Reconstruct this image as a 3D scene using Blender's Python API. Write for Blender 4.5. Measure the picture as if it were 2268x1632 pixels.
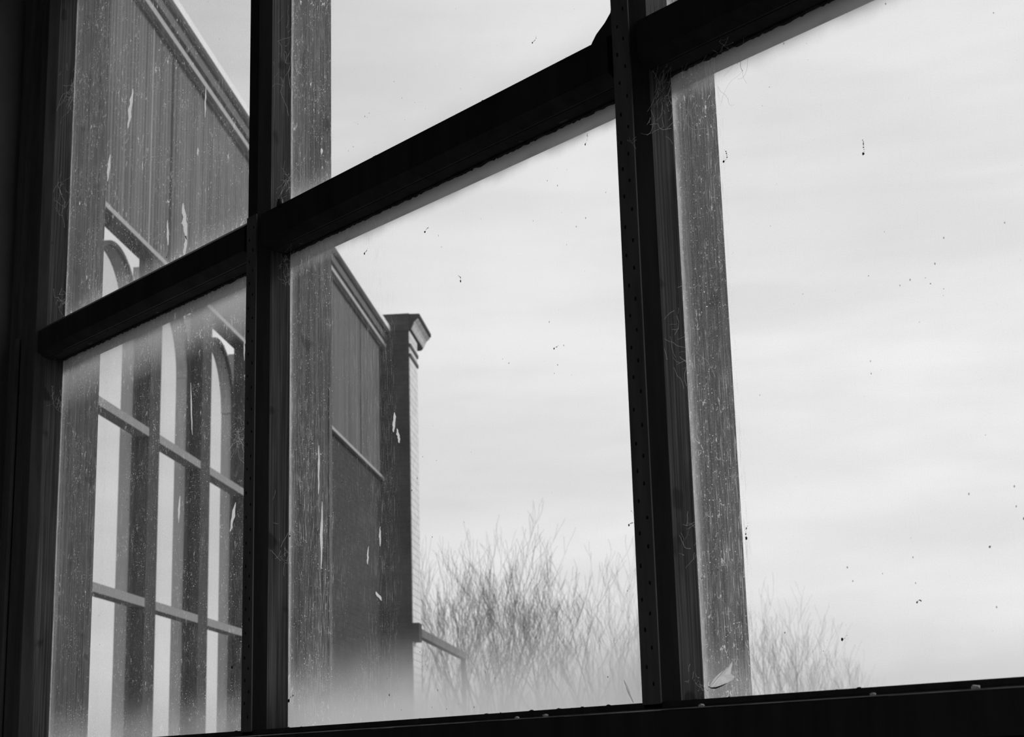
import bpy, bmesh, math, random
from mathutils import Vector, Matrix
for o in list(bpy.data.objects): bpy.data.objects.remove(o, do_unlink=True)
S = bpy.context.scene
C = S.collection
EYE = 1.15
# ---------------------------------------------------------------- camera
F_PX, PITCH, ROLL, YAW = 3612.81, 0.24124565, -0.02832933, -0.70212684
cam_d = bpy.data.cameras.new('camera'); cam = bpy.data.objects.new('camera', cam_d); C.objects.link(cam)
cp, sp, cr, sr = math.cos(PITCH), math.sin(PITCH), math.cos(ROLL), math.sin(ROLL)
r0, f0, u0v = Vector((1, 0, 0)), Vector((0, cp, sp)), Vector((0, -sp, cp))
ca, sa = math.cos(YAW), math.sin(YAW)
def to_world(v): return Vector((-sa * v.x - ca * v.y, ca * v.x - sa * v.y, v.z))
rt, up, fw = to_world(cr * r0 + sr * u0v), to_world(-sr * r0 + cr * u0v), to_world(f0)
m = Matrix.Identity(4)
for i in range(3):
    m[i][0], m[i][1], m[i][2] = rt[i], up[i], -fw[i]
m[2][3] = EYE
cam.matrix_world = m
cam_d.sensor_width = 36; cam_d.lens = F_PX / 2268 * 36
cam_d.clip_start = 0.05; cam_d.clip_end = 500
cam_d.dof.use_dof = True; cam_d.dof.focus_distance = 1.75; cam_d.dof.aperture_fstop = 26
S.camera = cam
# ---------------------------------------------------------------- world and exposure
S.view_settings.view_transform = 'Standard'; S.view_settings.look = 'None'
S.view_settings.gamma = 1; S.view_settings.exposure = 0.0; S.view_settings.use_curve_mapping = False

class N:
    """small node-graph helper"""
    def __init__(s, tree): s.t = tree; s.t.nodes.clear()
    def n(s, typ, ins=None, **kw):
        nd = s.t.nodes.new(typ)
        for k, v in kw.items(): setattr(nd, k, v)
        for k, v in (ins or {}).items(): s.put(nd.inputs[k], v)
        return nd
    def put(s, sock, v):
        if hasattr(v, 'is_output'): s.t.links.new(v, sock)
        elif sock.type == 'RGBA' and not hasattr(v, '__len__'): sock.default_value = (v, v, v, 1)
        else: sock.default_value = v
    def math(s, op, a, b=0.0, c=0.0, clamp=False):
        nd = s.n('ShaderNodeMath', {0: a, 1: b, 2: c}, operation=op); nd.use_clamp = clamp
        return nd.outputs[0]
    def mul(s, a, b): return s.math('MULTIPLY', a, b)
    def add(s, a, b, clamp=False): return s.math('ADD', a, b, clamp=clamp)
    def ramp(s, v, lo, hi, a=0.0, b=1.0):
        nd = s.n('ShaderNodeMapRange', {0: v, 1: lo, 2: hi, 3: a, 4: b}, interpolation_type='SMOOTHSTEP')
        return nd.outputs[0]
    def scale(s, vec, sc, loc=(0, 0, 0)):
        return s.n('ShaderNodeMapping', {'Vector': vec, 'Scale': sc, 'Location': loc}).outputs[0]
    def noise(s, vec, scale, detail=3.0, rough=.55, dist=0.0):
        return s.n('ShaderNodeTexNoise', {'Vector': vec, 'Scale': scale, 'Detail': detail, 'Roughness': rough, 'Distortion': dist}).outputs[0]
    def grey(s, v):
        return s.n('ShaderNodeCombineColor', {0: v, 1: v, 2: v}).outputs[0]

w = bpy.data.worlds.new('overcast'); S.world = w; w.use_nodes = True
g = N(w.node_tree)
tc = g.n('ShaderNodeTexCoord').outputs['Generated']
cl = g.noise(g.scale(tc, (1.1, 1.1, 4.0)), 2.6, 4, .5, .4)
cl2 = g.noise(g.scale(tc, (.9, .9, 5.5), (3, 1, 2)), 5.5, 3, .5, .2)
v = g.add(g.ramp(cl, .34, .68, -.055, .055), g.ramp(cl2, .35, .65, -.03, .03))
sx = g.n('ShaderNodeSeparateXYZ', {0: tc})
v = g.add(v, g.ramp(sx.outputs[0], -.9, -.45, .84, .93))
v = g.add(v, g.mul(g.ramp(sx.outputs[2], .22, .48), g.ramp(sx.outputs[0], -.62, -.90, -.03, -.38)))
bg = g.n('ShaderNodeBackground', {'Color': g.grey(v), 'Strength': 1.0})
g.n('ShaderNodeOutputWorld', {0: bg.outputs[0]})

# hazy sun behind thin cloud, beyond the window and to the right
sd = bpy.data.lights.new('hazy_sun', 'SUN'); sd.energy = 1.45; sd.angle = math.radians(16)
so = bpy.data.objects.new('hazy_sun', sd); C.objects.link(so)
el = math.radians(36); sdir = Vector((.25 * math.cos(el), .968 * math.cos(el), math.sin(el)))
so.rotation_euler = sdir.to_track_quat('Z', 'Y').to_euler(); so.location = (3, 12, 9)
# ---------------------------------------------------------------- materials
def mat(name):
    x = bpy.data.materials.new(name); x.use_nodes = True
    return x, N(x.node_tree)
def paint(name, col, rough=.6, var=.3, scale=(40, 40, 4), spec=.3, fleck=0.0, bump=.0):
    x, g = mat(name)
    tc = g.n('ShaderNodeTexCoord').outputs['Object']
    n1 = g.noise(g.scale(tc, scale), 1.0, 5, .65)
    k = g.ramp(n1, .25, .75, col * (1 - var), col * (1 + var))
    if fleck:
        n2 = g.noise(g.scale(tc, (300, 300, 90)), 1.0, 2, .5)
        k = g.add(k, g.ramp(n2, .69, .76, 0, fleck))
    b = g.n('ShaderNodeBsdfPrincipled', {'Base Color': g.grey(k), 'Roughness': rough, 'Specular IOR Level': spec})
    if bump:
        bp = g.n('ShaderNodeBump', {'Height': n1, 'Strength': bump, 'Distance': .002})
        g.t.links.new(bp.outputs[0], b.inputs['Normal'])
    g.n('ShaderNodeOutputMaterial', {0: b.outputs[0]})
    return x
def wood_weathered(name, col):
    x, g = mat(name)
    tc = g.n('ShaderNodeTexCoord').outputs['Object']
    gr = g.noise(g.scale(tc, (420, 420, 5)), 1.0, 3, .7, .3)
    big = g.noise(g.scale(tc, (20, 20, 3)), 1.0, 3, .6)
    k = g.ramp(gr, .3, .75, col * .45, col * 1.7)
    k = g.mul(k, g.ramp(big, .3, .7, .75, 1.25))
    kn = g.noise(g.scale(tc, (30, 30, 22), (4, 2, 7)), 1.0, 2, .5)      # paint remnants and knots
    k = g.mul(k, g.ramp(kn, .28, .36, .45, 1.0))
    b = g.n('ShaderNodeBsdfPrincipled', {'Base Color': g.grey(k), 'Roughness': .75, 'Specular IOR Level': .2})
    bp = g.n('ShaderNodeBump', {'Height': gr, 'Strength': .5, 'Distance': .001})
    g.t.links.new(bp.outputs[0], b.inputs['Normal'])
    g.n('ShaderNodeOutputMaterial', {0: b.outputs[0]})
    return x
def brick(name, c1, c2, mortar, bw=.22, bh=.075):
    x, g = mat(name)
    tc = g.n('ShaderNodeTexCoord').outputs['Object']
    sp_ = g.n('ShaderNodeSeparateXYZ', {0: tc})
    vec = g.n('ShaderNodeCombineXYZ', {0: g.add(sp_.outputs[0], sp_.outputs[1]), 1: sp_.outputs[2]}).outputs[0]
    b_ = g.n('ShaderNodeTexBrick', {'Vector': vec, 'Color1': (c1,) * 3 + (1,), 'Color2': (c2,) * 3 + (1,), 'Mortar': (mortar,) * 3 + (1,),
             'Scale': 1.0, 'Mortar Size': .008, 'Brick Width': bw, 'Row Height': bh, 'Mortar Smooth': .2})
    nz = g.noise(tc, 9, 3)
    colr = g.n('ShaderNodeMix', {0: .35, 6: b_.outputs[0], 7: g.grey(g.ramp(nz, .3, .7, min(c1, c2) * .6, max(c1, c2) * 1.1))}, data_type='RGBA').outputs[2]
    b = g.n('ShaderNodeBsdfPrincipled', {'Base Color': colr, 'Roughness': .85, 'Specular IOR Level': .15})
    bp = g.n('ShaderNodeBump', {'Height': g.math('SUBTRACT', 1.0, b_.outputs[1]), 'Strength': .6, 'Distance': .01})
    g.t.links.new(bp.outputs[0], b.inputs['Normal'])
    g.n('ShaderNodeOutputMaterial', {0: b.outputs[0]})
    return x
def boards(name, col):
    x, g = mat(name)
    tc = g.n('ShaderNodeTexCoord').outputs['Object']
    st = g.noise(g.scale(tc, (9, 0, .12)), 1.0, 4, .75)
    st2 = g.noise(g.scale(tc, (45, 0, .5)), 1.0, 2, .6)
    k = g.add(g.ramp(st, .3, .7, col * .62, col * 1.38), g.ramp(st2, .3, .7, -col * .22, col * .22))
    b = g.n('ShaderNodeBsdfPrincipled', {'Base Color': g.grey(k), 'Roughness': .7, 'Specular IOR Level': .2})
    g.n('ShaderNodeOutputMaterial', {0: b.outputs[0]})
    return x
def glass_clear(name, tint=.97):
    x, g = mat(name)
    fr = g.n('ShaderNodeFresnel', {'IOR': 1.45}).outputs[0]
    fr = g.mul(fr, g.math('SUBTRACT', 1.0, g.n('ShaderNodeNewGeometry').outputs['Backfacing']))
    tr = g.n('ShaderNodeBsdfTransparent', {'Color': (tint,) * 3 + (1,)})
    gl = g.n('ShaderNodeBsdfGlossy', {'Color': (.9,) * 3 + (1,), 'Roughness': .02})
    mx = g.n('ShaderNodeMixShader', {0: fr, 1: tr.outputs[0], 2: gl.outputs[0]})
    g.n('ShaderNodeOutputMaterial', {0: mx.outputs[0]})
    return x
def glass_dirty(name, seed, film=.10, bottom=0.0, bottom_h=.2, top=0.0, top_h=.1, left=.25, left_w=.05, fibres=.5, streak=.5, side_w=.22, side2_w=0.0, side2=.0, dots=1.0):
    """weathered outer face of a pane: a film of pale dust, thicker along the rebates, with streaks, threads and specks"""
    x, g = mat(name)
    tc = g.n('ShaderNodeTexCoord')
    ob = g.scale(tc.outputs['Object'], (1, 0, 1), (seed * 3.1, 0, seed * 1.7))
    ge = g.n('ShaderNodeSeparateXYZ', {0: tc.outputs['Generated']})
    gx, gz = ge.outputs[0], ge.outputs[2]
    patch = g.noise(ob, 7, 4, .6)
    fine = g.noise(ob, 1000, 1, .6)
    wob = g.mul(g.math('SUBTRACT', g.noise(ob, 12, 3), .5), .05)
    sidem = g.ramp(gx, side_w, side_w * .88)
    if side2_w:
        sidem = g.math('MAXIMUM', sidem, g.mul(g.ramp(gx, side2_w, side2_w * .9), side2))
    a = g.mul(film, g.ramp(patch, .3, .7, .65, 1.35))
    a = g.add(a, g.mul(g.ramp(fine, .28, .72, -.10, .10), g.add(g.mul(sidem, .75), .22)))
    if bottom:
        a = g.add(a, g.mul(g.math('POWER', g.ramp(g.add(gz, wob), bottom_h, 0.0), 1.5), bottom))
    if top:
        a = g.add(a, g.mul(g.ramp(g.add(gz, wob), 1 - top_h, 1.0 - top_h * .25), g.mul(top, g.ramp(gx, -.1, 1.0, .75, 1.1))))
    a = g.add(a, g.mul(g.ramp(g.add(gx, g.mul(wob, .5)), left_w, 0.0), left))
    # ridge of dried putty and dust on the very edge
    edge = g.noise(g.scale(ob, (1, 1, .25)), 90, 4, .7)
    a = g.add(a, g.mul(g.ramp(g.add(gx, g.mul(g.math('SUBTRACT', edge, .5), .028)), .011, .004), g.ramp(edge, .35, .65, .15, .75)))
    # rubbed vertical streaks
    sv = g.noise(g.scale(ob, (1, 1, .035)), 1000, 2, .7)
    s2 = g.noise(g.scale(ob, (1, 1, .25)), 14, 3, .6)
    a = g.add(a, g.mul(g.mul(g.mul(g.ramp(sv, .53, .68), g.ramp(s2, .36, .64, .10, 1.0)), streak), g.add(g.mul(sidem, .75), .03)))
    # hairs and threads
    br = 0.0
    for (sc, zst, m0, wd, k) in ((170, .40, 60, .016, 1.0), (330, .32, 120, .020, .85)):
        fn = g.noise(g.scale(ob, (1, 1, zst), (sc * .01, 0, 3)), sc, 1.0, .5, .5)
        line = g.ramp(g.math('ABSOLUTE', g.math('SUBTRACT', fn, .5)), wd, wd * .25)
        fm = g.mul(g.ramp(g.noise(g.scale(ob, (1, 1, .6)), m0 * 1.6, 2), .53, .60), g.ramp(g.noise(ob, 17, 2), .38, .62, .15, 1))
        br = g.add(br, g.mul(g.mul(line, fm), sidem)); a = g.add(a, g.mul(g.mul(line, fm), g.mul(g.mul(sidem, k), fibres)))
    # pale specks
    sn = g.noise(ob, 520, 1, .5)
    spk = g.mul(g.ramp(sn, .66, .73), g.ramp(g.noise(ob, 26, 2), .40, .62, .1, 1.0)); br = g.add(br, g.mul(spk, sidem))
    a = g.add(a, g.mul(spk, g.add(g.mul(sidem, .85), .05)))
    a = g.math('MINIMUM', g.math('MAXIMUM', a, .015), .95)
    tr = g.n('ShaderNodeBsdfTransparent', {'Color': (.985,) * 3 + (1,)})
    du = g.n('ShaderNodeBsdfTranslucent', {'Color': g.grey(g.math('MINIMUM', g.add(.57, g.mul(br, .38)), .95))})
    mx = g.n('ShaderNodeMixShader', {0: a, 1: tr.outputs[0], 2: du.outputs[0]})
    # opaque grit: fly dirt and soot grains, small ones everywhere and a few larger
    out = mx.outputs[0]
    df = g.n('ShaderNodeBsdfDiffuse', {'Color': (.08,) * 3 + (1,)})
    for (sc, thr, r0_, r1_, st) in ((70, .86, .02, .085, .85), (210, .80, .03, .16, .6)):
        vo = g.n('ShaderNodeTexVoronoi', {'Vector': g.scale(ob, (1, 1, .8), (sc * .1, 0, 1)), 'Scale': float(sc), 'Randomness': 1.0})
        cs = g.n('ShaderNodeSeparateColor', {0: vo.outputs['Color']})
        keep = g.math('GREATER_THAN', cs.outputs[0], thr)
        size = g.ramp(cs.outputs[1], 0, 1, r0_, r1_)
        clus = g.ramp(g.noise(ob, 9, 3), .48, .62, .25, 1.0)
        dist = g.add(vo.outputs['Distance'], g.mul(g.math('SUBTRACT', g.noise(g.scale(ob, (1, 1, .6)), sc * 4, 2), .5), .20))
        dm = g.mul(g.mul(g.math('LESS_THAN', dist, g.mul(size, clus)), keep), st * dots)
        out = g.n('ShaderNodeMixShader', {0: dm, 1: out, 2: df.outputs[0]}).outputs[0]
    g.n('ShaderNodeOutputMaterial', {0: out})
    return x

def thin_pale(name, col, sc):
    x, g = mat(name)
    tc = g.n('ShaderNodeTexCoord').outputs['Object']
    k = g.ramp(g.noise(tc, sc, 3, .7), .32, .50, col * .84, col)
    tl = g.n('ShaderNodeBsdfTranslucent', {'Color': g.grey(k)}); df = g.n('ShaderNodeBsdfDiffuse', {'Color': g.grey(k)})
    mx = g.n('ShaderNodeMixShader', {0: .12, 1: tl.outputs[0], 2: df.outputs[0]})
    g.n('ShaderNodeOutputMaterial', {0: mx.outputs[0]})
    return x
M = {
 'soffit': paint('pale_old_paint', .55, .8, .25, scale=(30, 120, 120)),
 'jambdark': paint('dark_grey_frame_paint', .15, .6, .3, scale=(60, 60, 5), spec=.2),
 'black': paint('black_gloss_paint', .048, .45, .35, spec=.25, fleck=.004),
 'strip': paint('dark_grey_strip', .17, .6, .25, scale=(60, 60, 8), spec=.2),
 'hole': paint('nail_hole', .03, .9, .1, spec=0),
 'rebate': wood_weathered('old_paint_rebate', .095),
 'timber': wood_weathered('weathered_timber', .16),
 'wall': paint('dark_plaster', .22, .9, .2, scale=(3, 3, 3), spec=.1),
 'floor': paint('dark_floorboards', .20, .7, .3, scale=(2, 12, 1)),
 'sill': paint('black_sill_paint', .045, .45, .3, spec=.3),
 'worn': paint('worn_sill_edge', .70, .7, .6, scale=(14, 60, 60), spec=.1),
 'crumb': paint('pale_plaster_crumb', .6, .9, .2, spec=.1),
 'dirt': paint('black_dirt_and_shade', .05, .9, .2, spec=.1),  # dirt and putty, and the painted shade line under the leaf
 'putty': paint('pale_putty', .5, .9, .3, scale=(200, 200, 200)),
 'leaf': thin_pale('pale_dry_leaf', 1.0, 700), 'fleck': thin_pale('pale_paint_splash', .95, 900),
 'web': thin_pale('cobweb_silk', .95, 300),
 'ground': paint('rough_grass', .10, .95, .4, scale=(1.5, 1.5, 1.5), spec=.05),
 'siding': boards('grey_weatherboards', .13),
 'edge': paint('pale_painted_edge', .62, .6, .12),
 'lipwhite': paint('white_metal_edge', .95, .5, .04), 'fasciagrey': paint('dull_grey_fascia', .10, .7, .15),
 'drip': paint('pale_drip_board', .40, .6, .12),
 'trim': paint('grey_painted_timber', .26, .7, .12),
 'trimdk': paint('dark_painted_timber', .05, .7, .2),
 'jamb': paint('light_grey_jamb', .42, .7, .08),
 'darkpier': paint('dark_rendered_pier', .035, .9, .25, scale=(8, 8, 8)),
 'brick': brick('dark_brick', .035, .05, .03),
 'bricklit': brick('lit_face_brick', .88, .82, .45, .23, .10),  # daylight on the pier's outward faces put into a paler brick colour
 'cap': paint('stone_cap', .5, .8, .15),
 'bark': paint('grey_bark', .17, .95, .3, scale=(8, 8, 2), spec=.05),
 'clear': glass_clear('clear_glass'),
}

# ---------------------------------------------------------------- builders
def link(name, me, parent=None, mats=()):
    for x in mats: me.materials.append(M[x] if isinstance(x, str) else x)
    o = bpy.data.objects.new(name, me); C.objects.link(o)
    if parent: o.parent = parent
    return o
def mesh(name, verts, faces, mats, parent=None, mi=None, smooth=False):
    me = bpy.data.meshes.new(name); me.from_pydata([tuple(v) for v in verts], [], faces)
    if mi: me.polygons.foreach_set('material_index', mi)
    if smooth: me.polygons.foreach_set('use_smooth', [True] * len(me.polygons))
    bm = bmesh.new(); bm.from_mesh(me); bmesh.ops.recalc_face_normals(bm, faces=bm.faces); bm.to_mesh(me); bm.free()
    me.update()
    return link(name, me, parent, mats)
class MB:
    def __init__(s): s.v = []; s.f = []; s.mi = []
    def box(s, x0, x1, y0, y1, z0, z1, mi=0):
        b = len(s.v)
        s.v += [(x0, y0, z0), (x1, y0, z0), (x1, y1, z0), (x0, y1, z0), (x0, y0, z1), (x1, y0, z1), (x1, y1, z1), (x0, y1, z1)]
        for q in ((0, 3, 2, 1), (4, 5, 6, 7), (0, 1, 5, 4), (1, 2, 6, 5), (2, 3, 7, 6), (3, 0, 4, 7)):
            s.f.append([b + i for i in q]); s.mi.append(mi)
        return s
    def prism(s, pts, a0, a1, axis='z', mi=0):
        """pts: polygon in the plane across the axis; z: (x,y); x: (y,z); y: (x,z)"""
        b = len(s.v); n = len(pts)
        for a in (a0, a1):
            for p, q in pts:
                s.v.append({'z': (p, q, a), 'x': (a, p, q), 'y': (p, a, q)}[axis])
        for i in range(n):
            j = (i + 1) % n; s.f.append([b + i, b + j, b + n + j, b + n + i]); s.mi.append(mi)
        s.f.append([b + i for i in range(n)][::-1]); s.f.append([b + n + i for i in range(n)]); s.mi += [mi, mi]
        return s
    def tube(s, pts, rad, k=5, mi=0):
        b = len(s.v); n = len(pts); pts = [Vector(p) for p in pts]
        for i, p in enumerate(pts):
            t = (pts[min(i + 1, n - 1)] - pts[max(i - 1, 0)]).normalized()
            a = t.cross(Vector((.31, .22, .9))).normalized(); c = t.cross(a)
            r = rad[i] if hasattr(rad, '__len__') else rad
            for j in range(k):
                th = 2 * math.pi * j / k
                s.v.append(tuple(p + (a * math.cos(th) + c * math.sin(th)) * r))
        for i in range(n - 1):
            for j in range(k):
                j2 = (j + 1) % k
                s.f.append([b + i * k + j, b + i * k + j2, b + (i + 1) * k + j2, b + (i + 1) * k + j]); s.mi.append(mi)
        s.f.append([b + j for j in range(k)][::-1]); s.f.append([b + (n - 1) * k + j for j in range(k)]); s.mi += [mi, mi]
        return s
    def blob(s, c, r, seed=0, mi=0):
        rn = random.Random(seed); bm = bmesh.new(); bmesh.ops.create_icosphere(bm, subdivisions=2, radius=1)
        b = len(s.v)
        for v_ in bm.verts:
            k = 1 + rn.uniform(-.25, .25)
            s.v.append((c[0] + v_.co.x * r[0] * k, c[1] + v_.co.y * r[1] * k, c[2] + v_.co.z * r[2] * k))
        for f_ in bm.faces: s.f.append([b + v_.index for v_ in f_.verts]); s.mi.append(mi)
        bm.free(); return s
    def build(s, name, mats, parent=None, smooth=False):
        if isinstance(mats, (str, bpy.types.Material)): mats = [mats]
        # origin kept at the parent's; every material reads object coordinates
        return mesh(name, s.v, s.f, mats, parent, s.mi, smooth)
def empty(name, loc=(0, 0, 0), rz=0):
    o = bpy.data.objects.new(name, None); C.objects.link(o); o.location = loc; o.rotation_euler = (0, 0, rz); o.empty_display_size = .1
    return o
def tag(o, label=None, cat=None, group=None, kind=None):
    if label: o['label'] = label
    if cat: o['category'] = cat
    if group: o['group'] = group
    if kind: o['kind'] = kind
    return o
def struct(o, label=None, cat=None): return tag(o, label, cat, None, 'structure')

def Z(z): return z + EYE
# ================================================================ THE SETTING: room
X0, X1, YB, H = -2.95, 1.9, -3.6, 2.75          # room shell
OPL, OPR, OPB, OPT = -2.285, .37, Z(-.03), Z(1.30)   # opening of the big window
WY0, WY1 = .90, 1.03
b = MB()
b.box(X0 - .2, OPL, WY0, WY1, -.05, H + .05); b.box(OPR, X1 + .2, WY0, WY1, -.05, H + .05)
b.box(OPL, OPR, WY0, WY1, -.05, OPB); b.box(OPL, OPR, WY0, WY1, OPT, H + .05)
struct(b.build('wall_front', 'wall'), 'dark plastered wall around the big multi-paned window', 'wall')
struct(MB().box(X0 - .2, X0, YB, WY0, -.05, H + .05).build('wall_left', 'wall'), 'dark plastered side wall left of the window', 'wall')
struct(MB().box(X1, X1 + .2, YB, WY0, -.05, H + .05).build('wall_right', 'wall'), 'dark plastered side wall right of the window', 'wall')
b = MB()
bx0, bx1, bz0, bz1 = -1.9, .9, .9, 2.4
b.box(X0 - .2, bx0, YB - .2, YB, -.05, H + .05); b.box(bx1, X1 + .2, YB - .2, YB, -.05, H + .05)
b.box(bx0, bx1, YB - .2, YB, -.05, bz0); b.box(bx0, bx1, YB - .2, YB, bz1, H + .05)
struct(b.build('wall_back', 'wall'), 'dark plastered wall behind the viewer holding the added fill window', 'wall')
struct(MB().box(X0, X1, YB, WY0, -.1, 0).build('floor', 'floor'), 'dark boarded floor of the room', 'floor')
struct(MB().box(X0, X1, YB, WY0, H, H + .1).build('ceiling', 'wall'), 'dark ceiling of the room', 'ceiling')
w2 = struct(empty('fill_window', ((bx0 + bx1) / 2, YB - .1, bz0)), 'added unseen window behind the viewer, for fill light', 'window')  # added opening out of view, lets sky brighten the dark room
mx_ = (bx0 + bx1) / 2
b = MB()
b.box(bx0 - mx_, bx0 - mx_ + .05, -.04, .04, 0, 1.5); b.box(bx1 - mx_ - .05, bx1 - mx_, -.04, .04, 0, 1.5)
b.box(bx0 - mx_ + .05, bx1 - mx_ - .05, -.04, .04, 0, .05); b.box(bx0 - mx_ + .05, bx1 - mx_ - .05, -.04, .04, 1.45, 1.5); b.box(-.02, .02, -.03, .03, .05, 1.45)
b.build('fill_window_frame', 'black', w2)
MB().box(bx0 - mx_ + .05, -.02, -.002, .002, .05, 1.45).build('pane', 'clear', w2)
MB().box(.02, bx1 - mx_ - .05, -.002, .002, .05, 1.45).build('pane', 'clear', w2)

# ================================================================ window_1
W1 = struct(empty('window_1', (-.95, 1.0, Z(-.03))), 'large black-framed window of dirty panes seen obliquely from inside', 'window')
W1inv = Vector((.95, -1.0, -Z(-.03)))
def wpart(mb, name, mats, parent=None, label=None, smooth=False):
    mb.v = [(a + W1inv.x, b_ + W1inv.y, c + W1inv.z) for a, b_, c in mb.v]
    o = mb.build(name, mats, parent or W1, smooth)
    if label: o['label'] = label
    return o
PW = .039
posts = [-1.588, -.95, -.315]           # right faces of the uprights
LJ, RJ = -2.21, .315
PB, PT = .053, 1.235                    # bottom and top of glazing, from eye level
TB, TT = .605, .655                     # transom
rnd = random.Random(4)
def rough_edge_blobs(mb, n, fn, seed):
    r_ = random.Random(seed)
    for i in range(n):
        c, rr = fn(r_.random(), r_)
        mb.blob(c, rr, seed * 100 + i)
for i, u in enumerate(posts):
    # outer timber upright with the rebate face towards the room
    m_ = wpart(MB().box(u - PW, u, 1.0, 1.060, Z(PB - .01), Z(PT)), 'mullion', 'timber', label='weathered grey outer face of the upright')
    if i == 0: wpart(MB().box(u - .002, u + .0006, 1.0565, 1.0605, Z(PB), Z(.45)), 'worn_arris', 'trim', label='pale worn outer corner of the upright')
    wpart(MB().box(u - PW, u, .974, 1.0, Z(PB - .01), Z(PT)), 'rebate', 'rebate')
    wpart(MB().prism([(u - PW, .974), (u - .030, .961), (u - .009, .961), (u, .974)], Z(PB - .01), Z(PT)), 'glazing_bar', 'black', label='black painted moulding facing the room')
    # nailed cover strip, lower light
    mb = MB(); mb.box(u - .0305, u - .009, .9595, .961, Z(PB - .004), Z(TT - .004))
    z = PB + .012; k = 0
    ztop_ = PT if i == 1 else TT - .004
    if i == 1: mb.box(u - .0305, u - .009, .9595, .961, Z(TT - .004), Z(PT))
    while z < ztop_ - .006:
        cx_ = u - .0305 + (.0065 if k % 2 else .0150) + rnd.uniform(-.001, .001)
        pts = [(cx_ + .0011 * math.cos(t * math.pi / 4) + rnd.uniform(-.0002, .0002), Z(z) + .0019 * math.sin(t * math.pi / 4) + rnd.uniform(-.0004, .0004)) for t in range(8)]
        mb.prism(pts, .9591, .9597, 'y', 1)
        z += .0135 + rnd.uniform(-.002, .002); k += 1
    wpart(mb, 'cover_strip', ['strip', 'hole'], label='dark grey strip with staggered nail holes')
# left jamb and right jamb
for u, sgn, nm in ((LJ, -1, 'l'), (RJ - .0, 1, 'r')):
    e = u + sgn * .075
    lo, hi = min(u, e), max(u, e)
    wpart(MB().box(lo, hi, 1.0, 1.060, OPB, OPT), 'jamb', 'timber')
    wpart(MB().box(lo, hi, .974, 1.0, OPB, OPT), 'rebate', 'rebate')
    pts = [(u, .974), (u + sgn * .009, .961), (u + sgn * .035, .961), (u + sgn * .041, .954), (u + sgn * .05, .950), (e, .950), (e, .974)]
    wpart(MB().prism(pts, OPB, OPT), 'jamb_moulding', 'jambdark')
    if sgn < 0:   # the thin bead whose edge catches the light
        wpart(MB().box(u - .048, u - .041, .946, .951, Z(PB), Z(.64)), 'bead', 'strip')
# transom between the uprights
spans = [(LJ, posts[0] - PW), (posts[0], posts[1] - PW), (posts[1], posts[2] - PW), (posts[2], RJ)]
for i, (a, c) in enumerate(spans):
    dz = -.004 if i == 0 else 0
    wpart(MB().box(a, c, 1.0, 1.028, Z(TB), Z(TT)), 'transom', 'soffit', label='weathered grey underside seen through the glass')
    wpart(MB().prism([(.974, Z(TB)), (1.0, Z(TB)), (1.0, Z(TT)), (.974, Z(TT)), (.961, Z(.648 + dz)), (.961, Z(.613))], a, c, 'x'), 'transom_moulding', 'black')
    mb = MB()   # crumbly putty and dirt along the upper edge
    rough_edge_blobs(mb, 16, lambda t, r_: ((a + (c - a) * t, .962 + r_.uniform(0, .004), Z(.648 + dz) - .0012), (r_.uniform(.0012, .005), .0015, r_.uniform(.001, .0024))), 11 + i)
    rough_edge_blobs(mb, 10, lambda t, r_: ((a + (c - a) * t, .985 + r_.uniform(0, .01), Z(TB) + .0008), (r_.uniform(.003, .010), .004, r_.uniform(.001, .002))), 31 + i)
    wpart(mb, 'putty', 'black', smooth=True)
    rr_ = random.Random(60 + i); P0 = []; xx = a + .002
    while xx < c - .002:
        P0.append((xx, Z(TB - .0010 - rr_.uniform(0, .0022)))); xx += rr_.uniform(.002, .006)
    P0 = [(a + .0005, Z(TB + .001))] + P0 + [(c - .0005, Z(TB + .001))]
    wpart(MB().prism(P0[::-1], .9945, .9984, 'y'), 'putty', 'dirt', label='ragged black putty line under the transom')
    wpart(MB().box(a + .0005, c - .0005, .976, .9945, Z(TB - .0007), Z(TB)), 'putty', 'dirt')
# nib of putty standing up beside the middle upright, and the putty filling a pane corner
wpart(MB().tube([(-1.548, .962, Z(.645)), (-1.548, .962, Z(.655))], [.0045, .0035], 8), 'putty', 'black', smooth=True)
wpart(MB().prism([(posts[1] - .075, Z(.650)), (posts[1] - .032, Z(.650)), (posts[1] - .032, Z(.80)), (posts[1] - .040, Z(.80)), (posts[1] - .041, Z(.688)), (posts[1] - .044, Z(.677)), (posts[1] - .052, Z(.670)), (posts[1] - .064, Z(.663)), (posts[1] - .070, Z(.657))], .972, .998, 'y'), 'putty', 'black')
# head and bottom rail
wpart(MB().box(LJ, RJ, .961, 1.06, Z(PT), OPT), 'head_rail', 'black')
mb = MB().prism([(1.06, Z(-.03)), (1.06, Z(.045)), (1.0, Z(.0520)), (.974, Z(.0508)), (.961, Z(.0506)), (.961, Z(.0462)), (.9590, Z(.0452)), (.9590, Z(-.03))], LJ, RJ, 'x')
rough_edge_blobs(mb, 60, lambda t, r_: ((LJ + 2.3 * t, .962, Z(.0500)), (r_.uniform(.0008, .004), .0012, r_.uniform(.0005, .0016))), 77)
wpart(mb, 'bottom_rail', 'black')
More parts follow.
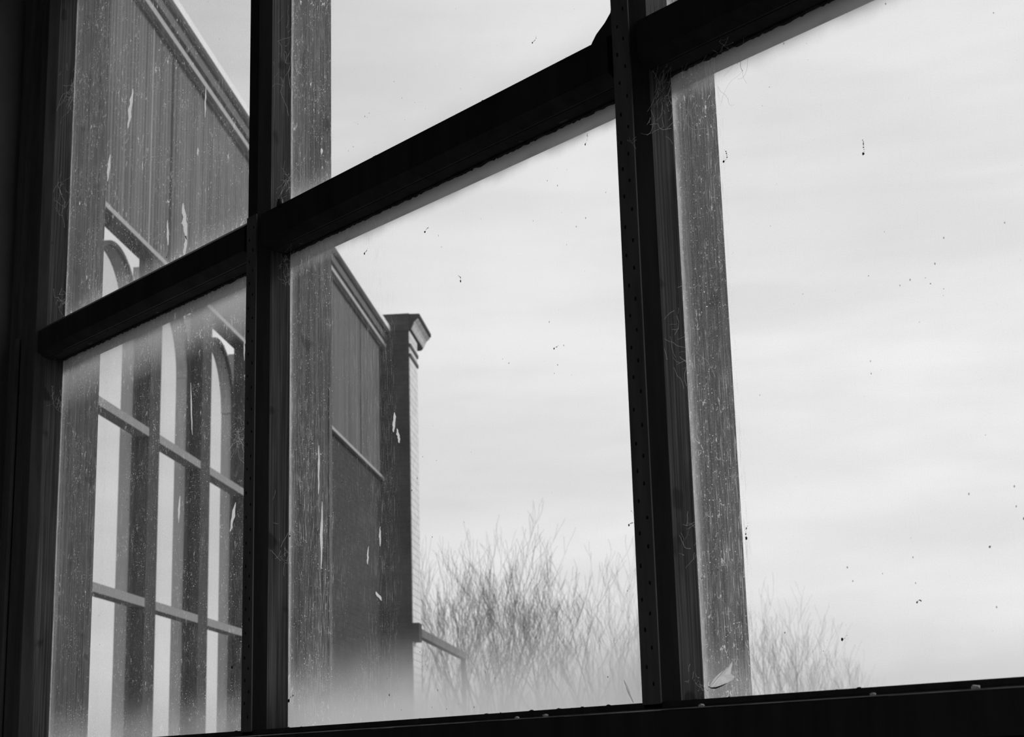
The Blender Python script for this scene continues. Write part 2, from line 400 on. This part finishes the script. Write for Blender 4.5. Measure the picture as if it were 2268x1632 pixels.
# panes
def pane(x0, x1, z0, z1, dirty):
    mb = MB(); mb.box(x0, x1, .9985, 1.0015, z0, z1)
    mb.mi = [0] * 6; mb.mi[4] = 1   # outer face carries the dirt
    return wpart(mb, 'pane', ['clear', dirty])
D = {}
D[0] = glass_dirty('dirty_glass_low_left', 1, film=.05, bottom=.40, bottom_h=.13, top=.55, top_h=.16, left=.18, left_w=.05, fibres=.35, streak=.34, side_w=1.3)
D[1] = glass_dirty('dirty_glass_low_middle', 2, film=.055, bottom=.90, bottom_h=.20, top=.80, top_h=.055, left=.30, left_w=.03, fibres=.32, streak=.95, side_w=.165, side2_w=.37, side2=.30)
D[2] = glass_dirty('dirty_glass_low_right', 3, film=.075, bottom=.38, bottom_h=.11, top=.85, top_h=.06, left=.30, left_w=.03, fibres=.45, streak=.95, side_w=.105)
D[3] = glass_dirty('dirty_glass_low_end', 4, film=.10, bottom=.7, bottom_h=.2, top=.3, top_h=.1)
D[4] = glass_dirty('dirty_glass_top_left', 5, film=.10, bottom=.30, bottom_h=.10, left=.12, fibres=.55, streak=.40, side_w=1.3)
D[5] = glass_dirty('dirty_glass_top_middle', 6, film=.08, bottom=.45, bottom_h=.10, left=.12, fibres=.75, streak=.5, side_w=.165)
D[6] = glass_dirty('dirty_glass_top_right', 7, film=.1)
D[7] = glass_dirty('dirty_glass_top_end', 8, film=.1)
PN = []
for i, (a, c) in enumerate(spans): PN.append(pane(a, c, Z(PB - .0015), Z(TB), D[i]))
for i, (a, c) in enumerate(spans): PN.append(pane(a, c, Z(TT), Z(PT), D[4 + i]))
for i, l in ((4, 'upper left pane with pale paint flecks'), (0, 'lower left pane, hazy along its top'), (1, 'lower middle pane, milky with dust at the foot'), (2, 'lower right pane, dusty corner with a dry leaf'), (5, 'upper middle pane')):
    PN[i]['label'] = l
def fleck(x, z, w_, h_, lean, seed, par, label=None):
    """thin splash of pale paint on the outer face of a pane"""
    r_ = random.Random(seed); n = 9; L = []; R_ = []
    for i in range(n):
        t = i / (n - 1); ww = w_ * math.sin(math.pi * (.06 + .9 * t)) ** .8 * (.75 + .5 * r_.random())
        cx_ = x + lean * (t - .5) + r_.uniform(-.2, .2) * w_; zz = Z(z) + h_ * (t - .5)
        L.append((cx_ - ww / 2, zz)); R_.append((cx_ + ww / 2, zz))
    mb = MB().prism(L + R_[::-1], 1.0017, 1.0021, 'y')
    mb.v = [(a + W1inv.x, b_ + W1inv.y, c + W1inv.z) for a, b_, c in mb.v]
    o = mb.build('paint_fleck', 'fleck', par)
    if label: o['label'] = label
    return o
U, UL, LM = PN[4], PN[0], PN[1]
def px_plane(px, py, Y):
    """the point of the glass plane y = Y seen at that place of the photograph"""
    d = rt * ((px - 1134) / F_PX) - up * ((py - 816) / F_PX) + fw
    d = d * (Y / d.y)
    return d.x, d.z
FLECKS = [  # x, y, width, height, lean (photograph pixels), pane
 (289, 240, 11, 88, 10, U), (241, 372, 8, 60, 6, U), (372, 515, 5, 60, -3, U), (409, 490, 11, 90, -12, U), (410, 545, 9, 46, 4, U), (438, 336, 5, 18, 1, U), (455, 225, 4, 75, 0, U),
 (397, 1128, 5, 60, 2, UL), (516, 1145, 8, 62, 14, UL), (424, 905, 3, 120, -8, UL), (541, 770, 3, 60, -1, UL),
 (873, 935, 7, 44, 4, LM), (882, 965, 6, 34, -6, LM), (706, 1040, 5, 110, 0, LM), (712, 1185, 6, 150, 3, LM), (842, 1188, 4, 44, 0, LM), (839, 1320, 7, 22, -14, LM), (815, 1230, 4, 40, 3, LM), (1393, 1530, 4, 50, -16, LM),
 (712, 335, 6, 15, 0, PN[5]), (640, 105, 7, 24, 1, PN[5]), (639, 122, 5, 30, -3, PN[5]), (640, 395, 6, 14, 0, PN[5]), (640, 355, 5, 10, 0, PN[5]), (639, 955, 7, 34, 0, LM), (1508, 796, 10, 16, 2, PN[2]), (1499, 705, 5, 60, 2, PN[2]), (1536, 1252, 8, 18, 0, PN[2])]
for i, (x, y, w_, h_, ln, par) in enumerate(FLECKS):
    gx_, gz_ = px_plane(x, y, 1.0019); dist = Vector((gx_, 1.0, gz_)).dot(fw); k_ = dist / F_PX
    fleck(gx_, gz_, w_ * k_ * 1.5, h_ * k_, ln * k_ * 1.5, 50 + i, par)

# sill board
SB = MB().prism([(.88, Z(.012)), (.961, Z(.012)), (.961, Z(.0345)), (.905, Z(.0408)), (.8815, Z(.0405)), (.88, Z(.0395))], OPL + .003, OPR - .003, 'x')
sill = SB.build('trim_1', 'sill'); struct(sill, 'black painted window sill board along the foot of the panes', 'window sill')
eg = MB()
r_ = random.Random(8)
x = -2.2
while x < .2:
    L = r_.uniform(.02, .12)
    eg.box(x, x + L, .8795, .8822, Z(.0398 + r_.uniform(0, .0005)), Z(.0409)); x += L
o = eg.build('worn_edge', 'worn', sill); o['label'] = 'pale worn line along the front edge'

# ================================================================ small things on the window
rn = random.Random(21)
def crumb(x, y, s, label, i):
    z = Z(.0408 if y < .905 else .0405)
    mb = MB().blob((0, 0, s * .45), (s, s * .7, s * .55), 300 + i)
    o = mb.build('plaster_crumb', 'crumb', smooth=True); o.location = (x, y, z)
    tag(o, label, 'crumb', 'plaster crumbs on the sill')
crumb(-1.056, .888, .0022, 'pale plaster crumb on sill edge, leftmost of three under the middle pane', 0)
crumb(-1.020, .888, .0028, 'pale plaster crumb on sill edge, rightmost before the right upright', 1)
crumb(-.846, .888, .0026, 'bright plaster crumb on the sill below the foot of the right upright', 2)
crumb(-.690, .888, .0022, 'pale plaster crumb on sill near the right end', 3)
crumb(-.610, .888, .0030, 'plaster crumb on sill, farthest right in the picture', 4)

# dried leaf stuck to the pane
pts_top = [(0, 0), (.06, .17), (.16, .30), (.30, .43), (.45, .52), (.60, .60), (.78, .70), (.90, .82), (1.0, 1.0)]
pts_bot = [(0, 0), (.10, -.06), (.30, -.06), (.52, .02), (.72, .10), (.88, .10), (1.0, .18), (.92, .34), (.93, .60), (1.0, 1.0)]
n = 14
def interp(P, t):
    for (a, b_), (c, d) in zip(P, P[1:]):
        if a <= t <= c or c <= a: 
            if c > a: return b_ + (d - b_) * (t - a) / (c - a)
    return P[-1][1]
poly = [(0, 0), (.04, .12), (.10, .22), (.19, .36), (.30, .48), (.42, .60), (.55, .68), (.68, .76), (.80, .86), (.86, .96), (.92, 1.06), (.90, .90), (.86, .72),
        (.82, .52), (.90, .46), (.97, .36), (.93, .24), (.85, .20), (.72, .12), (.55, .04), (.38, -.02), (.20, -.03), (.08, -.05)]
bm = bmesh.new()
sc_l = .029
bot = []; topv = []
cxl = sum(p[0] for p in poly) / len(poly); czl = sum(p[1] for p in poly) / len(poly)
rl = random.Random(3)
def leaf_y(px, pz):  # a gentle curl away from the pane
    return -.0012 - .004 * max(0, .35 - pz) * (px > .1) - .0006 * rl.random()
front = [bm.verts.new((px * sc_l, leaf_y(px, pz) - .0006, pz * sc_l * .62)) for px, pz in poly]
back = [bm.verts.new((v_.co.x, v_.co.y + .0005, v_.co.z)) for v_ in front]
cf = bm.verts.new((cxl * sc_l, -.0036, czl * sc_l * .62)); cb = bm.verts.new((cxl * sc_l, -.0031, czl * sc_l * .62))
for i in range(len(poly)):
    j = (i + 1) % len(poly)
    bm.faces.new((front[i], front[j], cf)); bm.faces.new((back[j], back[i], cb)); bm.faces.new((front[i], back[i], back[j], front[j]))
bmesh.ops.recalc_face_normals(bm, faces=bm.faces)
me = bpy.data.meshes.new('dried_leaf'); bm.to_mesh(me); bm.free()
leaf = link('dried_leaf', me, None, ['leaf']); leaf.location = (-.9385, .9982, Z(.0615))
tag(leaf, 'small pale dried leaf stuck to the glass low in the right pane', 'leaf')
vein = MB().tube([(.0005, -.0016, .0003), (.009, -.0040, .0052), (.017, -.0040, .0108), (.0258, -.0020, .0182)], .00025, 5).build('midrib', 'leaf', leaf)
ce = MB().tube([(-.0002, -.0034, .0004), (.003, -.0034, -.0010), (.008, -.0036, -.0012), (.014, -.0036, .0000), (.020, -.0034, .0018)], [.0003, .0005, .0006, .0005, .0002], 6).build('shadow_edge', 'dirt', leaf); ce['label'] = 'dark line for the shadow under the lower edge'  # dark tube stands in for the shade under the leaf's lower edge
stalk = MB().tube([(.0255, -.0018, .0183), (.0278, -.0016, .0202), (.0292, -.0010, .0205)], .0003, 5).build('stalk', 'leaf', leaf)

# clumps of dirt and fly remains on the panes
def clump(x, z, s, label, i, lean=0, y=.9978):
    mb = MB(); r_ = random.Random(500 + i)
    mb.blob((0, 0, 0), (s * r_.uniform(.5, .8), s * .35, s * r_.uniform(.6, 1.0)), 600 + i)
    p = Vector((0, 0, 0)); d = r_.uniform(.3, 1.4)
    for k in range(7 if lean else 4):
        d += r_.uniform(-.6, .6); st_ = s * r_.uniform(.7, 1.5)
        p = p + Vector((math.cos(d) * st_, 0, math.sin(d) * st_)); q = s * r_.uniform(.14, .4)
        mb.blob(p, (q, q * .5, q * r_.uniform(.8, 1.6)), 700 + i * 9 + k)
    o = mb.build('dirt_clump', 'dirt', smooth=True); o.location = (x, y - s * .4, Z(z))
    tag(o, label, 'dirt', 'dark dirt clumps on the panes')
CL = [(515, 1478, .0019, 'black dirt clump low in the lower left pane beside the middle upright', 0), (641, 1552, .0022, 'round black clump in bottom left corner of the middle pane', 0),
 (643, 1187, .0016, 'black clump on the rebate line of the middle pane, halfway up', 0), (1604, 358, .0016, 'crumbly dirt speck, upper part of right pane', .008),
 (1654, 1192, .0017, 'dirt speck by the grey post in the right pane, two thirds down', .004), (808, 562, .0015, 'dark fleck of dirt under the transom in the middle pane, leftmost there', 0),
 (942, 514, .0014, 'pair of black flecks below the transom in the middle pane', 0), (1021, 623, .0014, 'dirt speck, middle pane upper half', .003),
 (1228, 772, .0012, 'tiny dark fleck right of centre in the middle pane', 0), (1866, 1416, .0014, 'dark dirt fleck low in the right pane over the faint branches', 0),
 (1913, 341, .0014, 'slanting dark fleck high in the right pane', .004), (2032, 1334, .0012, 'small dark fleck lower right of the right pane', 0),
 (1394, 1163, .0014, 'dirt fleck beside the right upright in the middle pane', .005), (370, 570, .0016, 'black speck just above the transom in the upper left pane', 0),
 (1180, 95, .0012, 'dark speck at the top of the upper middle pane', .002), (1297, 320, .0012, 'thin dark fleck under the transom beside the right upright', .004)]
for i, (px, py, s, lab, ln) in enumerate(CL):
    x, z = px_plane(px, py, .9978)
    clump(x, z, s, lab, i, ln)

# cobwebs
def web(name_label, px, py, spread, count, seed, length, y0=.972, y1=.997, curl=.55, down=True, radius=.00009):
    r_ = random.Random(seed); mb = MB()
    x, z = px_plane(px, py, (y0 + y1) / 2)
    for i in range(count):
        p = Vector((r_.gauss(0, spread), r_.uniform(y0, y1) - (y0 + y1) / 2, r_.gauss(0, spread * 1.1)))
        d = Vector((r_.uniform(-1, 1), r_.uniform(-.3, .3), r_.uniform(-1.5, .8) if down else r_.uniform(-1, 1))).normalized()
        pts = [p.copy()]; L = length * r_.uniform(.25, 1.0) / 6
        for k in range(6):
            d = (d + Vector((r_.uniform(-curl, curl), r_.uniform(-.1, .1), r_.uniform(-curl, curl)))).normalized()
            p = p + d * L; p.y = max(y0 - (y0 + y1) / 2, min(y1 - (y0 + y1) / 2, p.y)); pts.append(p.copy())
        mb.tube(pts, radius * r_.uniform(.6, 1.3), 4)
        if r_.random() < .3: mb.blob(pts[-1], (radius * 4,) * 3, seed * 50 + i)
    o = mb.build('cobweb', 'web'); o.location = (x, (y0 + y1) / 2, Z(z))
    tag(o, name_label, 'cobweb', 'cobwebs in the pane corners')
web('tangled cobweb in the top left corner of the lower right pane', 1478, 190, .012, 70, 1, .035, .975, .997)
web('cobweb threads hanging over the black upright left of the right pane', 1440, 290, .014, 10, 2, .05, .955, .972)
web('white knot of cobweb in the top left corner of the lower middle pane', 645, 590, .008, 60, 3, .02, .978, .997)
web('loose cobweb trailing down the rebate of the lower left pane', 130, 880, .006, 20, 4, .03, .978, .997)
web('cobweb strands on the rebate of the upper left pane near the top', 160, 190, .014, 30, 5, .05, .975, .997)
web('cobweb tuft on the rebate halfway down the upper left pane', 142, 420, .015, 28, 6, .04, .975, .997)
web('cobweb tuft at the foot of the upper left pane beside the transom', 140, 665, .007, 24, 7, .025, .978, .997)
web('cobweb wisps at the lower left of the upper middle pane', 640, 410, .010, 26, 8, .03, .975, .997)
web('cobweb wisps on the rebate high in the upper middle pane', 635, 120, .022, 34, 9, .04, .975, .997)
web('branching cobweb beside the middle upright in the lower left pane', 528, 950, .016, 30, 10, .05, .985, .9975)
web('cobweb tuft on the rebate of the lower middle pane, two thirds down', 632, 1215, .012, 26, 11, .03, .976, .997)
web('cobweb tuft on the rebate of the right pane, two thirds down', 1500, 1200, .013, 30, 12, .035, .975, .997)
web('dusty cobweb at the foot of the rebate in the right pane', 1530, 1525, .008, 34, 13, .02, .976, .997)
web('cobweb wisps halfway down the rebate of the right pane', 1488, 760, .016, 26, 14, .04, .975, .997)
web('cobweb hairs under the transom near the top of the right pane', 1620, 108, .016, 24, 15, .035, .978, .997)

# ================================================================ OUTSIDE
struct(MB().box(-90, 70, -40, 120, -.40, -.12).build('ground', 'ground'), 'rough ground outside', 'ground')
# ---- wing of the building: local x = along the wall, local y = depth into it
s0, d0 = 16.0, 4.0
Wx, Wy = Vector((-.70230811, .71187311, 0)), Vector((-.71187311, -.70230811, 0))
wing = empty('building_wing', tuple(Wx * s0 + Wy * d0), math.atan2(Wx.y, Wx.x))
tag(wing, 'building wing with boarded upper wall, tall arched windows and end pier', 'building')
class WB(MB):
    def put(s, name, mats, parent=None, label=None, smooth=False):
        s.v = [(a - s0, b_ - d0, c + EYE) for a, b_, c in s.v]
        o = s.build(name, mats, parent or wing, smooth)
        if label: o['label'] = label
        return o
GZ = -1.27
SE = 23.04
# boarded upper wall: real narrow ribs
mb = WB(); zz0, zz1 = 4.15, 6.16
s = 6.0; k = 0
pts = []
while s < 22.74:
    pts += [(s, 4.000), (s + .058, 4.000), (s + .062, 4.006), (s + .071, 4.006)]; s += .075
pts += [(22.74, 4.0), (22.74, 4.10), (6.0, 4.10)]
mb.prism(pts, zz0, zz1)
mb.put('siding', 'siding')
for ss in (9.8, 12.68, 15.56, 18.45, 21.3):
    WB().box(ss, ss + .034, 3.992, 4.0, zz0, zz1).put('cover_batten', 'darkpier', label='dark seam between sheets of boarding')
WB().box(12.13, 12.15, 3.994, 4.0, zz0, zz1).put('cover_batten', 'drip', label='thin pale seam in the boarding')
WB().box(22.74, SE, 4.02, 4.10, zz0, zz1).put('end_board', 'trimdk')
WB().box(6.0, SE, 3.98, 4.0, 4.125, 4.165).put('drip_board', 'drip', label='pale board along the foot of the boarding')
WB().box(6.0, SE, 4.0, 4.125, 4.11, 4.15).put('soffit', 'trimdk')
# cornice
co = WB().box(6.0, SE, 3.97, 4.10, 6.06, 6.40).put('cornice', 'trimdk')
for (za, zb, dd, mt, nm) in ((6.095, 6.15, 3.935, 'drip', 'bed_moulding'), (6.20, 6.29, 3.925, 'fasciagrey', 'fascia'), (6.315, 6.345, 3.905, 'fasciagrey', 'fillet')):
    WB().box(6.0, SE, dd, 3.97, za, zb).put(nm, mt, co)
WB().box(6.0, SE, 3.87, 4.10, 6.345, 6.42).put('gutter_lip', 'lipwhite', co, 'bright top edge of the cornice')
# piers and bays
BAY = [(8.20, 9.40), (9.68, 10.86), (11.12, 12.30), (12.57, 13.75), (14.04, 15.24), (15.52, 16.70)]
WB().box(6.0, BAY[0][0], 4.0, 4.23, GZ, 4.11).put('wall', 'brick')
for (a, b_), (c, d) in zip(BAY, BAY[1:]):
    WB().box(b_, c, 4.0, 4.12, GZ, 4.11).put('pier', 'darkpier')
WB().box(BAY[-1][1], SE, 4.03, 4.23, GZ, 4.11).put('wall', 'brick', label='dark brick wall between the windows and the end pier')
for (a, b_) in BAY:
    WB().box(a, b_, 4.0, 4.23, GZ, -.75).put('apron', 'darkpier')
    for (zc) in (2.668, 1.33, -.02):
        WB().box(a, b_ - .004, 4.0, 4.11, zc - .034, zc + .034).put('rail', 'trim', label='light grey rail crossing the tall window')
    # linings behind
    WB().box(b_ - .012, b_ + .06, 4.13, 4.235, -.75, 3.455).put('jamb', 'jamb', label='pale reveal of the tall window')
    WB().box(a - .06, a + .012, 4.12, 4.24, -.75, 4.11).put('jamb', 'jamb')
    WB().box(a + .012, b_ - .012, 4.235, 4.242, -.75, 4.11).put('window_pane', 'clear')
    # arch ring
    R_o, cxs, zc = .59, (a + b_) / 2, 3.455
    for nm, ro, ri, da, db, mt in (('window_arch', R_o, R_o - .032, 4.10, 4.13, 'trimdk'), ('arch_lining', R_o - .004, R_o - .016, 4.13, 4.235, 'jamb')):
        mb = WB(); n = 24
        outer = [(cxs + ro * math.cos(math.pi * i / n), zc + ro * math.sin(math.pi * i / n)) for i in range(n + 1)]
        inner = [(cxs + ri * math.cos(math.pi * i / n), zc + ri * math.sin(math.pi * i / n)) for i in range(n + 1)]
        for i in range(n):
            mb.prism([outer[i], outer[i + 1], inner[i + 1], inner[i]], da, db, 'y')
        if nm == 'window_arch':
            mb.box(cxs + ri, cxs + ro, da, db, -.75, zc); mb.box(cxs - ro, cxs - ri, da, db, -.75, zc)
        mb.put(nm, mt)
# end pier
PS0, PS1, PD = SE, 23.80, 3.60
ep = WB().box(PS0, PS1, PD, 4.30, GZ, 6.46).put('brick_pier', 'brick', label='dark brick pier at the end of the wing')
WB().box(PS0 + .004, PS1 - .004, PD - .012, PD, GZ, 5.95).put('lit_facing', 'bricklit', ep, 'outer face of the pier, brick painted pale as if lit')  # thin pale slab: the lit side of the pier is painted on
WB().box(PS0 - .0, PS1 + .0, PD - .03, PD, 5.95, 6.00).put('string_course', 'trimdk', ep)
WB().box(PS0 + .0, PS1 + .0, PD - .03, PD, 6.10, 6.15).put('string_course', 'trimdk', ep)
WB().box(PS0 + .004, PS1 - .004, PD - .012, PD, 6.00, 6.10).put('lit_facing', 'bricklit', ep)
WB().box(PS0 + .004, PS1 - .004, PD - .012, PD, 6.15, 6.38).put('lit_facing', 'bricklit', ep)
cap = WB()
prof = [(PD, 6.34), (PD - .03, 6.36), (PD - .045, 6.40), (PD - .08, 6.49), (PD - .14, 6.54), (PD - .165, 6.55), (PD - .165, 6.60), (4.30, 6.62), (4.30, 6.34)]
cap.prism(prof, PS0 - .0, PS1 + .44, 'x')
cap.put('pier_cap', 'darkpier', ep, 'moulded cap on the pier')
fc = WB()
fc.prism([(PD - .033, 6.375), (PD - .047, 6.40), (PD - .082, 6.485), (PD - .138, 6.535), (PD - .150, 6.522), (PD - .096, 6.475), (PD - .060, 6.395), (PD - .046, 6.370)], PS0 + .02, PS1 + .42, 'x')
fc.put('cap_moulding', 'bricklit', ep, 'hollow moulding under the cap edge, painted pale as if lit')  # lit side of the cap painted with the same pale brick
WB().box(PS0 - .012, PS0 - .0, PD - .01, 4.30, 6.34, 6.61).put('cap_end', 'brick', ep)
WB().box(PS0 - .02, PS0 + .25, PD - .10, PD, 1.80, 2.06).put('corbel', 'brick', ep, 'small dark block jutting from the pier low down')

# low rail running on beyond the pier
fr = empty('fence_rail', tuple(Wx * 23.86 + Wy * 3.72 + Vector((0, 0, -.12))), math.atan2(Wx.y, Wx.x))
tag(fr, 'dark weathered timber rail on posts beyond the brick pier, behind the branches', 'fence')
MB().box(0, 6.0, -.05, .05, 3.24, 3.36).build('rail', 'bark', fr)
for xx in (.06, 5.9): MB().box(xx - .04, xx + .04, -.04, .04, 0, 3.24).build('post', 'bark', fr)

# ---- bare trees
def grow(mb_t, mb_b, p, d, L, r, depth, rr, twig):
    n = 5; pts = [p.copy()]; rad = [r]
    q = p.copy(); dd = d.copy(); wob = .10 if depth < 2 else .16
    for i in range(n):
        dd = (dd + Vector((rr.uniform(-wob, wob), rr.uniform(-wob, wob), rr.uniform(.0, .12)))).normalized()
        q = q + dd * (L / n); pts.append(q.copy()); rad.append(max(r * (1 - .6 * (i + 1) / n), .0028))
    (mb_t if depth == 0 else mb_b).tube(pts, rad, 5 if depth < 2 else 3)
    if depth >= twig: return
    for k in range(rr.choice((4, 5, 5, 6)) if depth < 2 else rr.choice((2, 3, 4))):
        idx = 5 if k == 0 else rr.choice((2, 2, 3, 3, 4, 4, 5))
        az = rr.uniform(0, 6.283); tilt = rr.uniform(.25, .65) if k else rr.uniform(.0, .12)
        side = Vector((math.cos(az), math.sin(az), 0))
        nd = (dd * math.cos(tilt) + side * math.sin(tilt)); nd.z = max(nd.z, .2) + .15; nd.normalize()
        grow(mb_t, mb_b, pts[idx], nd, L * rr.uniform(.45, .72), rad[idx] * rr.uniform(.5, .75), depth + 1, rr, twig)
def tree(px, py_top, dist, seed, label, stems=4, spread=.35, twig=4, r0=.05, wide=1.0):
    """stands dist metres away; crown about wide*3 m across"""
    d = rt * ((px - 1134) / F_PX) - up * ((py_top - 816) / F_PX) + fw
    h = Vector((d.x, d.y, 0)); Ht = EYE + .12 + d.z / h.length * dist
    h = h.normalized() * dist
    o = empty('bare_tree', (h.x, h.y, -.12))
    rr = random.Random(seed); mt, mb_ = MB(), MB()
    for i in range(stems):
        a = 6.283 * i / stems + rr.uniform(-.5, .5); tl = rr.uniform(.15, 1) * spread
        grow(mt, mb_, Vector((.12 * math.cos(a), .12 * math.sin(a), 0)), Vector((math.cos(a) * tl, math.sin(a) * tl, 1)).normalized(), Ht * rr.uniform(.42, .52), r0 * rr.uniform(.6, 1.1), 0, rr, twig)
    k = Ht / max(v_[2] for v_ in mb_.v)
    for m__ in (mt, mb_): m__.v = [(a * wide, b_ * wide, c * k) for a, b_, c in m__.v]
    mt.build('trunk', 'bark', o); mb_.build('branches', 'bark', o)
    tag(o, label, 'tree', 'bare trees outside')
tree(1085, 1130, 38, 3, 'tallest bare many-stemmed tree, in the centre of the middle pane', 6, .28, 4, .055)
tree(965, 1150, 34, 5, 'bare tree right beside the brick pier', 4, .26, 4, .045, .8)
tree(1195, 1130, 42, 8, 'bare tree just right of the tallest one in the middle pane', 5, .25, 4, .05)
tree(1330, 1170, 52, 12, 'faint bare tree at the right of the middle pane', 5, .25, 3, .045)
tree(1440, 1230, 58, 13, 'faint bare tree behind the right upright', 5, .25, 3, .045)
tree(1690, 1270, 52, 14, 'faint bare tree next to the grey post in the right pane', 5, .25, 3, .04)
tree(1775, 1290, 58, 15, 'faint bare tree, middle of the three in the right pane', 5, .25, 3, .04)
tree(1875, 1370, 64, 16, 'lowest faint bare tree, rightmost in the right pane', 5, .3, 3, .035)
